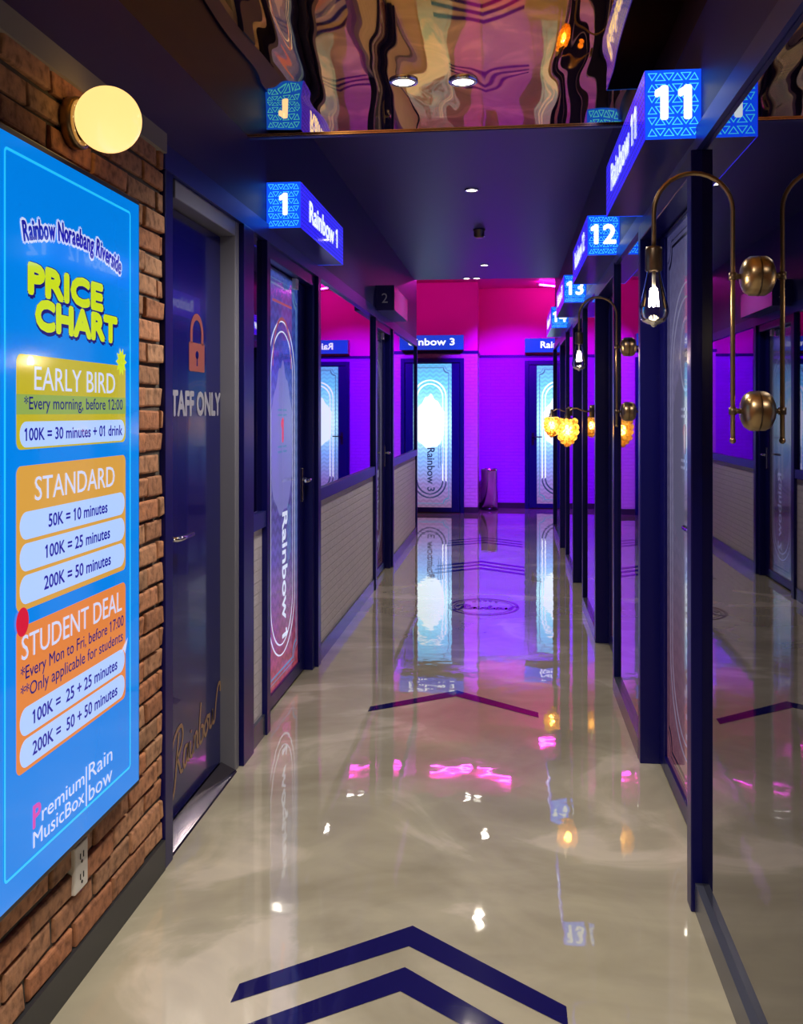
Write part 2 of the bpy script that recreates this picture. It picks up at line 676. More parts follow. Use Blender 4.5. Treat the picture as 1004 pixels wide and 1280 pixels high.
SCRIPT = {  # hand-drawn brush strokes of the word, in letter units
    'R': [[(0.34, 0.98), (0.22, 0.55), (0.10, 0.0), (-0.04, -0.26), (-0.22, -0.28), (-0.26, -0.10)], [(-0.12, 0.50), (-0.08, 0.80), (0.16, 1.04), (0.50, 1.06), (0.60, 0.80), (0.44, 0.56), (0.22, 0.47)], [(0.22, 0.47), (0.36, 0.26), (0.46, 0.06), (0.60, 0.04)]],
    'a': [[(0.34, 0.42), (0.16, 0.46), (0.04, 0.24), (0.12, 0.04), (0.28, 0.16), (0.36, 0.44), (0.34, 0.12), (0.46, 0.04)]],
    'i': [[(0.06, 0.42), (0.04, 0.14), (0.14, 0.04), (0.24, 0.16)], [(0.09, 0.60), (0.12, 0.66)]],
    'n': [[(0.02, 0.04), (0.08, 0.44)], [(0.06, 0.26), (0.20, 0.44), (0.30, 0.36), (0.28, 0.10), (0.40, 0.06)]],
    'b': [[(0.16, 0.98), (0.04, 0.40), (0.08, 0.06), (0.28, 0.10), (0.32, 0.34), (0.16, 0.42)]],
    'o': [[(0.20, 0.44), (0.04, 0.26), (0.14, 0.04), (0.32, 0.20), (0.22, 0.44), (0.42, 0.40)]],
    'w': [[(0.04, 0.44), (0.06, 0.10), (0.22, 0.12), (0.28, 0.42), (0.28, 0.12), (0.44, 0.10), (0.54, 0.46), (0.70, 0.80), (0.88, 0.84), (0.90, 0.62)]],
}


def script_word(mb, x, z, scale, wd, y, slope=0.0, word='Rainbow', sx=1.0):
    px = 0.0
    for ch in word:
        for st in SCRIPT[ch]:
            mb.ribbon([(x + (px + a) * scale * sx, z + b * scale + (px + a) * scale * slope) for a, b in st], wd, y)
        px += {'R': 0.60, 'a': 0.46, 'i': 0.24, 'n': 0.42, 'b': 0.36, 'o': 0.42, 'w': 0.6}[ch]
    return mb


# floor emblem (flat print laid into the epoxy)
LAY = Matrix(((1, 0, 0, 0), (0, 0, 1, 0), (0, -1, 0, 0), (0, 0, 0, 1)))   # panel (x, z) -> floor (x, y)


def circ(cx, cz, rx, rz, n=40):
    return [(cx + rx * math.cos(2 * PI * k / n), cz + rx / rx * rz * math.sin(2 * PI * k / n)) for k in range(n)]


emb = MB().ring(circ(-0.185, 6.87, 0.255, 0.30), circ(-0.185, 6.87, 0.235, 0.275), -0.0012)
emb.ring(circ(-0.185, 6.87, 0.215, 0.25), circ(-0.185, 6.87, 0.207, 0.24), -0.0012)
emb.xform(LAY).build('emblem_ring', M['emblem_brown'], floor)
emb = script_word(MB(), -0.36, 6.78, 0.135, 0.022, -0.0014, 0, sx=0.9)
for k in range(5):
    emb.poly(circ(-0.26 + 0.04 * k, 7.05 + 0.03 * math.sin(k * PI / 4), 0.014, 0.02, 10), -0.0014)
emb.xform(LAY).build('emblem_lettering', M['emblem_dark'], floor)

# shell
slab('wall_left', M['plain_dark'], (-1.32, -1.165, YB, LEND, 0, 2.2), 'dark backing wall on the left of the corridor', 'wall')
slab('wall_right', M['plain_dark'], (0.66, 0.82, YB, REND, 0, 2.2), 'dark backing wall on the right of the corridor', 'wall')
slab('wall_left_bulkhead', M['soffit'], (-1.32, XL, YB, LEND, 2.22, 3.1), 'midnight blue bulkhead above the left hand doors and brick', 'wall')
slab('wall_right_bulkhead', M['soffit'], (XR, 0.82, YB, REND, 2.20, 3.1), 'midnight blue bulkhead above the right hand doors and mirrors', 'wall')
slab('wall_front', M['warm_wall'], (-1.32, 0.82, YB - 0.1, YB, 0, 3.1), 'warm plain wall behind the viewer', 'wall')
slab('ceiling', M['stretch'], (XL, XR, YB, YM, ZM, ZM + 0.03), 'bronze mirror stretch film ceiling over the front of the corridor', 'ceiling')
slab('ceiling_dark', M['soffit'], (XL, XR, YM - 0.3, 10.62, ZC, ZC + 0.1), 'midnight blue painted ceiling beyond the bronze film', 'ceiling')
slab('trim_1', M['soffit'], (XL, XR, YM + 0.001, YM + 0.03, ZM - 0.008, ZC), 'dark fascia where the bronze ceiling film stops', 'trim')
slab('trim_2', M['chrome'], (XL, XR, YM - 0.006, YM + 0.002, ZM - 0.006, ZM - 0.001), 'thin bright edge strip of the bronze ceiling film', 'trim')
slab('ceiling_back', M['pink_wall'], (-3.6, 3.2, 10.62, 14.1, ZB, ZB + 0.1), 'higher magenta lit ceiling over the lobby at the corridor end', 'ceiling')  # magenta light on this ceiling is put into its colour
slab('wall_fascia', M['soffit'], (-3.6, 3.2, 10.60, 10.66, ZC + 0.02, ZB), 'fascia between the dark ceiling and the higher lobby ceiling', 'wall')
slab('wall_lobby_left', M['pink_wall'], (-3.7, -3.6, 10.6, 14.2, 0, ZB + 0.1), 'magenta wall closing the lobby on the left', 'wall')
slab('wall_lobby_right', M['pink_wall'], (3.2, 3.3, 10.6, 14.2, 0, ZB + 0.1), 'magenta wall closing the lobby on the right', 'wall')
slab('wall_lobby_near_left', M['pink_wall'], (-3.6, -1.32, 10.6, 10.7, 0, ZB), 'magenta wall of the lobby beside the left corridor wall', 'wall')
slab('wall_lobby_near_right', M['pink_wall'], (0.82, 3.2, 11.2, 11.3, 0, ZB), 'magenta wall of the lobby beside the right corridor wall', 'wall')

# back of the lobby: left half stands forward, recess on the right
slab('wall_back', M['white_brick_x'], (-3.6, -0.44, BACK, BACK + 0.9, 0.08, 2.21), 'white painted brick pier beside the end door', 'wall')
slab('wall_back_upper', M['pink_wall'], (-3.6, -0.44, BACK, BACK + 0.9, 2.25, ZB), 'magenta upper wall above the white brick pier', 'wall')
slab('wall_recess', M['violet_lit_brick'], (-0.44, 3.2, RECESS, RECESS + 0.15, 0.08, 2.19), 'white brick recess wall washed in violet light behind the steel bin', 'wall')
slab('wall_recess_upper', M['pink_wall'], (-0.44, 3.2, RECESS, RECESS + 0.15, 2.23, ZB), 'magenta upper wall of the violet recess', 'wall')
slab('trim_3', M['navy'], (-3.6, -0.425, BACK - 0.015, BACK + 0.9, 2.21, 2.25), 'dark picture rail on the white brick pier', 'trim')
slab('trim_4', M['navy'], (-0.425, 3.2, RECESS - 0.015, RECESS + 0.15, 2.19, 2.23), 'dark picture rail across the violet recess', 'trim')
slab('baseboard_back', M['dark_skirting'], (-3.6, -0.43, BACK - 0.012, BACK + 0.9, 0, 0.08), 'dark baseboard under the white brick pier', 'baseboard')
slab('baseboard_recess', M['dark_skirting'], (-0.43, 3.2, RECESS - 0.012, RECESS + 0.15, 0, 0.08), 'dark baseboard along the violet recess', 'baseboard')

# ---- old brick wall at the near left
bw = MB()
tints = []
course, blen, joint = 0.066, 0.225, 0.011
z, row = 0.095, 0
while z < 2.17:
    y = YB + (0.5 * blen if row % 2 else 0) + random.uniform(-0.015, 0.015)
    while y < 2.81:
        y1 = min(y + blen - joint + random.uniform(-0.008, 0.008), 2.812)
        z1 = min(z + course - joint, 2.215)
        if y1 - y > 0.02:
            x1 = -1.053 + random.uniform(-0.004, 0.005)
            bm = bmesh.new()
            bmesh.ops.create_cube(bm, size=1)
            for q in bm.verts:
                q.co = Vector((-1.13 + (q.co.x + 0.5) * (x1 + 1.13), (y + y1) / 2 + q.co.y * (y1 - y), (z + z1) / 2 + q.co.z * (z1 - z)))
                q.co += Vector((random.uniform(-0.003, 0.003), random.uniform(-0.003, 0.003), random.uniform(-0.003, 0.003)))
            es = [e for e in bm.edges if all(v.co.x > -1.10 for v in e.verts)]
            bmesh.ops.bevel(bm, geom=es, offset=0.006, segments=2, profile=0.5, affect='EDGES')
            bm.verts.index_update()
            n0 = len(bw.f)
            bw.add([q.co for q in bm.verts], [[q.index for q in f.verts] for f in bm.faces])
            bm.free()
            t = random.random()
            k = random.uniform(0.75, 1.15)
            col = (0.52 * k, (0.215 + 0.07 * t) * k, (0.11 + 0.06 * t) * k)
            tints += [col] * (len(bw.f) - n0)
        y += blen
    z += course
    row += 1
wb = bw.build('wall_left_brick', M['brick'])
ca = wb.data.color_attributes.new('brick_tint', 'FLOAT_COLOR', 'CORNER')
for p, c in zip(wb.data.polygons, tints):
    for li in p.loop_indices:
        ca.data[li].color = (*c, 1)
tag(wb, 'rough orange brown brick wall behind the blue price display', 'wall', None, 'structure')
MB().box(-1.17, -1.064, YB, 2.811, 0.09, 2.22).build('mortar_bed', M['mortar'], wb)
slab('baseboard_left_brick', M['dark_skirting'], (-1.17, -1.045, YB, 2.81, 0, 0.092), 'charcoal baseboard under the rough brick wall', 'baseboard')

slab('trim_7', M['plaster_grey'], (-1.17, -1.040, YB, 2.81, 2.19, 2.25), 'grey strip between the rough brick and the dark bulkhead', 'trim')
# ---- header trims
slab('trim_5', M['navy_sheen'], (-1.15, -1.046, 2.81, LEND, 2.145, 2.222), 'navy header strip over the left hand doors and mirrors', 'trim')
slab('trim_6', M['navy_sheen'], (0.521, 0.66, YB, REND, 2.135, 2.202), 'navy header strip over the right hand doors and mirrors', 'trim')

# ---- left wall bays
trim_no = [10]


def post(b, label):
    trim_no[0] += 1
    return slab('trim_%d' % trim_no[0], M['navy'], b, label, 'post', 0.003)


post((-1.16, -1.046, 2.812, 2.88, 0, 2.145), 'navy post between the rough brick and the staff door')
post((-1.16, -1.042, 3.665, 3.815, 0, 2.145), 'navy post just past the staff door')
post((-1.16, -1.042, 4.03, 4.09, 0, 2.145), 'navy post on the near side of room door 1')
post((-1.16, -1.042, 5.14, 5.215, 0, 2.145), 'navy post on the far side of room door 1')
post((-1.16, -1.042, 7.40, 7.475, 0, 2.145), 'navy post on the near side of room door 2')
post((-1.16, -1.042, 8.51, 8.585, 0, 2.145), 'navy post on the far side of room door 2')
post((-1.32, -1.046, LEND - 0.06, LEND, 0, 2.145), 'navy end post of the left corridor wall')
post((0.505, 0.655, 2.74, 2.80, 0, 2.135), 'navy post between the near dark mirror and room door 11')


def left_bay(y0, y1, where):
    slab('wall_left_panel', M['white_brick_y'], (-1.165, -1.066, y0, y1, 0.09, 0.905), 'white textured brick lower wall ' + where, 'wall')
    slab('baseboard_left', M['skirting'], (-1.165, -1.052, y0, y1, 0, 0.09), 'slate baseboard ' + where, 'baseboard')
    trim_no[0] += 1
    slab('trim_%d' % trim_no[0], M['navy_sheen'], (-1.165, -1.047, y0, y1, 0.905, 0.972), 'navy ledge under the mirror ' + where, 'trim')
    t = MB().box(-1.08, -1.066, y0 + 0.003, y1 - 0.003, 0.974, 2.143).build('wall_mirror', M['mirror'])
    tag(t, 'tinted wall mirror above the white brick ' + where, 'mirror')
    MB().box(-1.165, -1.081, y0, y1, 0.972, 2.145).build('backing_board', M['black'], t)


left_bay(3.815, 4.03, 'in the narrow bay before room door 1')
left_bay(5.215, 7.40, 'between room doors 1 and 2')
left_bay(8.585, LEND - 0.06, 'in the last bay past room door 2')


def right_bay(y0, y1, where, mm='mirror_dark'):
    slab('baseboard_right', M['skirting'], (0.516, 0.66, y0, y1, 0, 0.082), 'slate skirting under the mirror ' + where, 'baseboard')
    t = MB().box(XR, 0.548, y0 + 0.003, y1 - 0.003, 0.084, 2.133).build('wall_mirror', M[mm])
    tag(t, 'smoked tall wall mirror ' + where, 'mirror')
    MB().box(0.55, 0.66, y0, y1, 0.082, 2.135).build('backing_board', M['black'], t)


right_bay(-1.6, 2.74, 'nearest the viewer behind the large brass lamp')
right_bay(3.93, 4.83, 'behind the farther hooked brass lamp')
right_bay(5.92, 6.87, 'behind the nearer amber bubble lamp')
right_bay(7.97, 8.92, 'behind the farther amber bubble lamp')
right_bay(9.98, REND - 0.05, 'in the last bay past room door 14')
post((0.512, 0.82, REND - 0.05, REND, 0, 2.135), 'navy end post of the right corridor wall')
slab('wall_right_near', M['plain_dark'], (XR, 0.66, YB, -1.6, 0, 2.135), 'plain dark wall at the near right, behind the viewer', 'wall')


# ================================================================== DOORS
def film(name, kind):
    if kind == 'bright':
        st = [(0.0, (0.13, 0.07, 0.14)), (0.16, (0.16, 0.13, 0.33)), (0.36, (0.16, 0.36, 0.75)), (0.58, (0.45, 0.92, 1.0)), (0.86, (0.10, 0.50, 0.80)), (1.0, (0.08, 0.34, 0.65))]  # pale middle stop puts a centre glow into the film colour
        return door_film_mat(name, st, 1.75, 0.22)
    if kind == 'mid':
        st = [(0.0, (0.85, 0.10, 0.14)), (0.15, (0.55, 0.10, 0.30)), (0.32, (0.16, 0.14, 0.70)), (0.62, (0.26, 0.28, 0.85)), (0.80, (0.08, 0.15, 0.95)), (1.0, (0.10, 0.20, 0.90))]
        return door_film_mat(name, st, 0.42, 0.3)
    st = [(0.0, (0.30, 0.08, 0.10)), (0.22, (0.26, 0.12, 0.18)), (0.42, (0.20, 0.17, 0.30)), (0.7, (0.22, 0.20, 0.40)), (1.0, (0.10, 0.10, 0.30))]
    return door_film_mat(name, st, 0.45 if kind == 'dim' else 0.16, 0.15)


FILM = {k: film('door_film_' + k, k) for k in ('bright', 'mid', 'dim', 'dark')}
door_no = [0]


def room_door(loc, rz, W_, label, kind, word, art_light, art_dark, hinge_right=True, deep=0.05, card=False):
    """glazed room door, faces local -y; x runs to the viewer's right"""
    door_no[0] += 1
    d = thing('door_%d' % door_no[0], loc, label, 'door', rz, None, 'structure')
    h = W_ / 2
    fr, st = 0.055, 0.115
    H = 2.145
    f = MB()
    f.box(-h, -h + fr, -deep, 0.05, 0, H).box(h - fr, h, -deep, 0.05, 0, H).box(-h + fr, h - fr, -deep, 0.05, H - 0.06, H)
    f.build('door_frame', M['navy'], d, 0.003)
    a = h - fr - 0.004
    lf = MB()
    lf.box(-a, -a + st, 0, 0.04, 0.012, H - 0.064).box(a - st, a, 0, 0.04, 0.012, H - 0.064)
    lf.box(-a + st, a - st, 0, 0.04, 0.012, 0.075).box(-a + st, a - st, 0, 0.04, 2.07, H - 0.064)
    lf.build('door_leaf', M['navy'], d, 0.002)
    g0, g1 = -a + st, a - st
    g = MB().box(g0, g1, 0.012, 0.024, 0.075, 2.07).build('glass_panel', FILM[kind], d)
    y = 0.0112
    # printed artwork
    m = MB()
    outline(m, notched, (g0 + 0.035, g1 - 0.035, 0.125, 2.02), 0.011, y, 0.07)
    outline(m, notched, (g0 + 0.015, g1 - 0.015, 0.105, 2.04), 0.004, y, 0.07)
    m.build('border_line', art_dark, g)
    r = (g1 - g0) / 2 - 0.115
    rr = lambda x0, x1, z0, z1, q: rrect(x0, x1, z0, z1, q, 12)
    lw_ = 0.014 if kind == 'bright' else 0.006
    m = MB()
    outline(m, rr, (-r, r, 0.25, 1.80), lw_, y, r)
    outline(m, rr, (-r - 0.045, r + 0.045, 0.20, 1.85), lw_, y, r + 0.045)
    if kind == 'bright':
        # the arch is pale against the sky print and dark against the lower print
        lo = MB()
        lo.v, hi_f = m.v, []
        for q in m.f:
            (hi_f if sum(m.v[i][2] for i in q) / len(q) > 0.55 else lo.f).append(q)
        lo.sm = [False] * len(lo.f)
        m.f, m.sm = hi_f, [False] * len(hi_f)
        lo.build('arch_line', DARK_T, g)
    m.build('arch_line', art_light, g)
    # peaked cloud
    cw = r * 0.95 if kind != 'bright' else r + 0.02
    cl = []
    for k in range(37):
        u = -1 + 2 * k / 36
        cl.append((u * cw, 1.40 + 0.25 * (1 - abs(u) ** 1.3) + 0.018 * math.sin(u * 14) * (1 - u * u)))
    for k in range(1, 36):
        u = 1 - 2 * k / 36
        cl.append((u * cw, 1.15 - 0.25 * math.sqrt(max(0, 1 - u * u)) + 0.012 * math.sin(u * 9)))
    cl = cl[::-1]
    n = len(cl)
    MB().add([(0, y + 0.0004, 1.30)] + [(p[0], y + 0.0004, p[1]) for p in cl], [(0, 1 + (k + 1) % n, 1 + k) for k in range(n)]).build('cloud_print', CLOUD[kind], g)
    m = MB()
    for zz in (1.405, 1.38, 1.225, 1.20) if kind != 'bright' else ():
        m.box(-0.09, -0.012, y - 0.0008, y - 0.0002, zz, zz + 0.010).box(0.012, 0.09, y - 0.0008, y - 0.0002, zz, zz + 0.010)
    if m.v:
        m.build('dash_line', art_light if kind == 'dim' else art_dark, g)
    if word:
        dx = 0.02 if kind == 'bright' else 0.06
        MB().text(word, dx - 0.055, 0.90, y - 0.0005, 0.10, 0.62 if kind != 'bright' else 0.60, 'L', 0.02, -PI / 2).build('door_lettering', art_light if kind != 'bright' else DARK_T, g)
    m = MB()
    for k in range(3):
        m.box(0.115 + 0.028 * k, 0.121 + 0.028 * k, y - 0.0008, y - 0.0002, 0.62 + 0.03 * k, 0.94 - 0.01 * k)
    m.build('accent_line', art_dark if kind != 'bright' else DARK_T, g)
    # lever handle
    hx = (a - st / 2) * (1 if hinge_right else -1)
    s = -1 if hinge_right else 1
    hm = MB().bev(hx - 0.018, hx + 0.018, -0.008, 0.0, 0.92, 1.10, 0.003)
    hm.tube([(hx, -0.006, 1.04), (hx, -0.045, 1.04), (hx + s * 0.02, -0.05, 1.04), (hx + s * 0.13, -0.05, 1.04)], 0.009)
    hm.build('door_handle', M['chrome'] if kind != 'bright' else M['black'], d)
    if card:
        MB().bev(0.16, 0.22, -0.022, 0.0, 2.03, 2.085, 0.003).build('door_sensor', M['white_plastic'], d)
    return d, g


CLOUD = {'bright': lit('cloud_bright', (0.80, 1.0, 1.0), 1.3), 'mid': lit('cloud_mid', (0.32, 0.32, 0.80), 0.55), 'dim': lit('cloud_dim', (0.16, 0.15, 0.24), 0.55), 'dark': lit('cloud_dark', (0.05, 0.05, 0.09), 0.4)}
DARK_T = lit('art_ink', (0.04, 0.06, 0.16), 0.8)
LIGHT_MID = lit('art_white', (0.75, 0.82, 1.0), 0.9)
LIGHT_DIM = lit('art_pale', (0.32, 0.32, 0.5), 0.5)
LIGHT_BRIGHT = lit('art_bright', (0.92, 1.0, 1.0), 1.2)
DARK_B = lit('art_blue', (0.10, 0.22, 0.40), 0.9)
DARK_D = mat('art_black', (0.01, 0.01, 0.03), rough=0.12, coat=0.5)

d1, g1_ = room_door((-1.105, 4.61, 0), PI / 2, 1.04, 'glazed room door with number 1 and red to blue print, past the staff door', 'mid', 'Rainbow 1', LIGHT_MID, DARK_B, True, 0.045, True)
MB().text('1', 0.0, 1.26, 0.0102, 0.10, None, 'C', 0.08).build('door_number', lit('art_red', (0.75, 0.05, 0.10), 0.8), g1_)
m = MB()
m.ribbon([(-0.20, 1.935), (0.20, 1.935)], 0.012, 0.0105)
m.ribbon([(0.19 * math.cos(PI * k / 12), 1.62 + 0.24 * math.sin(PI * k / 12)) for k in range(13)], 0.016, 0.0105)
m.build('orange_arch', lit('art_orange', (0.55, 0.16, 0.16), 0.55), g1_)
room_door((-1.105, 7.995, 0), PI / 2, 1.03, 'unlit glazed room door under the dark number 2 box', 'dark', 'Rainbow 2', LIGHT_DIM, DARK_D, True, 0.045, True)
DR = []
for yc, wd, lab in ((3.365, 1.13, 'dim glazed room door under the blue number 11 box'), (5.375, 1.09, 'dim glazed room door under the blue number 12 box'),
                    (7.42, 1.09, 'dim glazed room door under the blue number 13 box'), (9.45, 1.06, 'dim glazed room door under the blue number 14 box')):
    n = {3.365: 'Rainbow 11', 5.375: 'Rainbow 12', 7.42: 'Rainbow 13', 9.45: 'Rainbow 14'}[yc]
    DR.append(room_door((0.592, yc, 0), -PI / 2, wd, lab, 'dim', n, LIGHT_DIM, DARK_D, True, 0.075))
# round badge and number on the near dim door
m = MB().ring(circ(0.0, 1.60, 0.11, 0.13), circ(0, 1.60, 0.10, 0.118), 0.0104)
m.build('badge_ring', LIGHT_DIM, DR[0][1])
MB().text('11', 0.0, 1.26, 0.0102, 0.09, None, 'C', 0.06).build('door_number', lit('art_red_dim', (0.30, 0.05, 0.10), 0.5), DR[0][1])
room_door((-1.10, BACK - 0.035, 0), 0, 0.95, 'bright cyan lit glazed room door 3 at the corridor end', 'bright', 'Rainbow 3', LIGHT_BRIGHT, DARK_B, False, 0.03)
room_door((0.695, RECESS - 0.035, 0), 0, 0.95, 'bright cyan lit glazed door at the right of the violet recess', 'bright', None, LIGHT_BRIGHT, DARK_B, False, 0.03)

# ---- staff door
door_no[0] += 1
sd = thing('door_%d' % door_no[0], (-1.12, 3.275, 0), 'plain navy staff only door with padlock sign beside the brick wall', 'door', PI / 2, None, 'structure')
MB().box(-0.385, -0.335, 0.002, 0.045, 0, 2.145).box(0.335, 0.385, -0.06, 0.045, 0, 2.145).box(-0.335, 0.335, -0.06, 0.045, 2.085, 2.145).build('door_frame', M['grey_steel'], sd, 0.004)
leaf = MB().bev(-0.333, 0.333, 0, 0.04, 0.036, 2.083, 0.003).build('door_leaf', M['staff_leaf'], sd)
MB().add([(x_, y_, z_) for x_ in (-0.385, 0.335) for y_, z_ in ((-0.066, 0.0), (-0.062, 0.006), (-0.004, 0.034), (0.0, 0.034), (0.0, 0.0))],
         [(0, 1, 2, 3, 4), (9, 8, 7, 6, 5)] + [(k, 5 + k, 5 + (k + 1) % 5, (k + 1) % 5) for k in range(5)]).build('threshold', M['threshold'], sd)
MB().text('STAFF ONLY', -0.255, 1.390, -0.0012, 0.080, 0.580, 'L', 0.04).build('door_lettering', M['silver_vinyl'], leaf)
m = MB().poly(rrect(-0.035, 0.135, 1.545, 1.648, 0.006, 3), -0.0012)
arc = [(0.05 + 0.06 * math.cos(PI * k / 14), 1.68 + 0.062 * math.sin(PI * k / 14)) for k in range(15)]
m.ribbon([(0.11, 1.645), (0.11, 1.66)] + arc + [(-0.01, 1.66), (-0.01, 1.645)], 0.024, -0.0012)
m.build('padlock_print', M['salmon'], leaf)
m = MB().poly(circ(0.05, 1.605, 0.017, 0.015, 16), -0.0018).poly([(0.044, 1.565), (0.056, 1.565), (0.054, 1.60), (0.046, 1.60)], -0.0018)
m.build('keyhole_print', M['staff_leaf'], leaf)
script_word(MB(), -0.19, 0.150, 0.155, 0.014, -0.0012, 0.13, sx=0.98).build('script_lettering', M['gold_vinyl'], leaf)
hm = MB().bev(-0.30, -0.262, -0.008, 0, 0.93, 1.02, 0.003)
hm.tube([(-0.28, -0.006, 0.985), (-0.28, -0.045, 0.985), (-0.26, -0.05, 0.985), (-0.14, -0.05, 0.985)], 0.009)
hm.build('door_handle', M['chrome'], sd)


# ================================================================== ROOM NUMBER BOXES
B_END = lit('sign_end_blue', (0.003, 0.062, 0.85), 1.6)
B_SIDE = lit('sign_side_blue', (0.020, 0.012, 0.80), 1.5)
B_BACK = lit('sign_back_blue', (0.015, 0.06, 0.68), 1.0)
L_CYAN = lit('sign_cyan_line', (0.06, 0.62, 0.92), 1.25)
L_DEEP = lit('sign_deep_line', (0.004, 0.004, 0.22), 0.9)
L_WHITE = lit('sign_white', (0.85, 0.95, 1.0), 1.25)
L_GREY = mat('unlit_white', (0.85, 0.85, 0.9), rough=0.3)
SIGN_END_LAMP = (0.03, 0.12, 1.0)


def triangles(mb, x0, x1, z0, z1, s, y, line=0.0028, filled=False):
    """rows of alternating upright and hanging triangle outlines"""
    rows = max(1, round((z1 - z0) / s))
    cols = max(1, round((x1 - x0) / (s * 0.68)))
    dx, dz = (x1 - x0) / cols, (z1 - z0) / rows
    for r in range(rows):
        for c in range(cols):
            cx, cz = x0 + (c + 0.5) * dx, z0 + (r + 0.5) * dz
            up = 1 if (r + c) % 2 == 0 else -1
            a, b = (dx * 0.40, dz * 0.27) if filled else (dx * 0.66, dz * 0.36)
            tri = [(cx - a, cz - up * b), (cx + a, cz - up * b), (cx, cz + up * b)]
            tri = [(min(max(p[0], x0), x1), p[1]) for p in tri]
            if up < 0:
                tri = tri[::-1]
            g = (sum(p[0] for p in tri) / 3, sum(p[1] for p in tri) / 3)
            k = 1 - line / (b * 0.66)
            if filled:
                mb.poly(tri, y)
            else:
                mb.ring(tri, [(g[0] + (p[0] - g[0]) * k, g[1] + (p[1] - g[1]) * k) for p in tri], y)
    return mb


def side_turn(mb, L_, s):
    """turn a panel that faces -y so that it faces +x (s=1) or -x (s=-1) at the box's end"""
    m = Matrix.Rotation(PI / 2 * s, 4, 'Z')
    m.translation = Vector((s * L_ / 2, 0, 0))
    return mb.xform(m)


def room_sign(loc, rz, L_, word, num, label, is_lit=True, dp=0.15, h=0.2, ends=(1, -1), side=None):
    s_ = thing('room_sign', loc, label, 'sign', rz, 'numbered boxes over the room doors')
    hb = MB().box(-L_ / 2 + 0.001, L_ / 2 - 0.001, -dp + 0.001, 0, 0.001, h - 0.001).build('housing', M['navy'] if is_lit else M['soffit'], s_)
    if not is_lit:
        for e in ends:
            m = MB().text(num, 0, h * 0.30, -0.0015, 0.075, None, 'C', 0.0)
            m.xform(Matrix.Translation((-e * dp / 2, 0, 0)))
            side_turn(m, L_, e).build('number', L_GREY, s_)
        MB().box(-L_ / 2 + 0.004, L_ / 2 - 0.004, -dp - 0.002, -dp, 0.004, h - 0.004).build('face_panel', mat('unlit_face_violet_glow', (0.38, 0.12, 0.75), rough=0.15, coat=0.5), s_)  # purple glow reflected in the dark face is put into its colour
        return s_
    f = MB().box(-L_ / 2, L_ / 2, -dp - 0.002, -dp, 0, h).build('face_panel', side or B_SIDE, s_)
    triangles(MB(), -L_ / 2 + 0.004, L_ / 2 - 0.004, 0.003, h - 0.003, 0.020, -dp - 0.003, 0.002, True).build('triangle_pattern', L_DEEP if side is None else lit('sign_soft_line', (0.01, 0.03, 0.40), 1.0), f)
    if num:
        tw = word + ' ' + num
    else:
        tw = word
    MB().text(tw, 0, h * 0.32, -dp - 0.004, 0.090, 0.70 if num else 0.50, 'C', 0.03).build('lettering', L_WHITE, f)
    for e in ends:
        p = MB().box(0.0, dp, -0.002, 0, 0, h)
        p.xform(Matrix.Translation((-dp if e == -1 else 0, 0, 0)))
        # after the turn, panel x runs from the wall (y=0) out to y=-dp
        pm = MB().box(-dp, 0, -0.002, 0, 0, h) if e == 1 else MB().box(0, dp, -0.002, 0, 0, h)
        x0, x1 = (-dp, 0) if e == 1 else (0, dp)
        p_ = side_turn(pm, L_, e).build('end_panel', B_END, s_)
        side_turn(triangles(MB(), x0 + 0.006, x1 - 0.006, 0.004, h - 0.004, 0.034, -0.003, 0.0022), L_, e).build('triangle_pattern', L_CYAN, p_)
        side_turn(MB().text(num, (x0 + x1) / 2, h * 0.30, -0.005, 0.088, None, 'C', 0.04), L_, e).build('number', L_WHITE, p_)
    return s_


room_sign((XL, 4.61, 2.205), PI / 2, 1.06, 'Rainbow', '1', 'lit blue box sign numbered 1 over the door past the staff door', ends=(-1, 1))
room_sign((XL, 7.97, 2.205), PI / 2, 0.98, 'Rainbow', '2', 'unlit dark box sign with grey number 2', False, ends=(-1, 1))
for yc, n, lab in ((3.29, '11', 'lit blue box sign numbered 11, largest and nearest on the mirror side'), (5.29, '12', 'lit blue box sign numbered 12'),
                   (7.33, '13', 'lit blue box sign numbered 13'), (9.37, '14', 'lit blue box sign numbered 14')):
    room_sign((XR, yc, 2.17), -PI / 2, 1.07, 'Rainbow', n, lab, h=0.195, dp=0.153)
room_sign((-1.10, BACK - 0.035, 2.255), 0, 0.95, 'Rainbow', '3', 'lit blue box sign reading 3 over the end door', ends=(), side=B_BACK)
room_sign((0.695, RECESS - 0.035, 2.255), 0, 0.95, 'Rainbow', '', 'lit blue box sign over the door right of the violet recess', ends=(), side=B_BACK)

# ================================================================== PRICE DISPLAY
CX, CY = -1.002, 1.74
pc = thing('price_display', (CX, CY, 0), 'tall blue lit price chart display hanging on the rough brick wall', 'display', PI / 2)
X0, X1, Z0, Z1 = 0.018, 0.752, 0.400, 1.962
MB().box(X0 - 0.016, X1 + 0.016, 0.004, 0.072, Z0 - 0.016, Z1 + 0.016).build('frame', M['black_frame'], pc, 0.003)
SKY = lit('chart_blue', (0.0, 0.215, 0.78), 1.0)
scr = MB().box(X0, X1, 0.0, 0.004, Z0, Z1).build('screen', SKY, pc)
c_line = lit('chart_line', (0.02, 0.55, 0.98), 1.0)
c_yel = lit('chart_olive', (0.50, 0.42, 0.02), 1.0)
c_band = lit('chart_band', (0.26, 0.38, 0.08), 1.0)
c_pill = lit('chart_pill', (0.42, 0.60, 1.0), 1.0)
c_std = lit('chart_amber', (0.64, 0.33, 0.055), 1.0)
c_stu = lit('chart_orange', (0.72, 0.22, 0.05), 1.0)
c_navy = lit('chart_navy', (0.01, 0.008, 0.16), 1.0)
c_ink = lit('chart_ink', (0.012, 0.01, 0.32), 1.0)
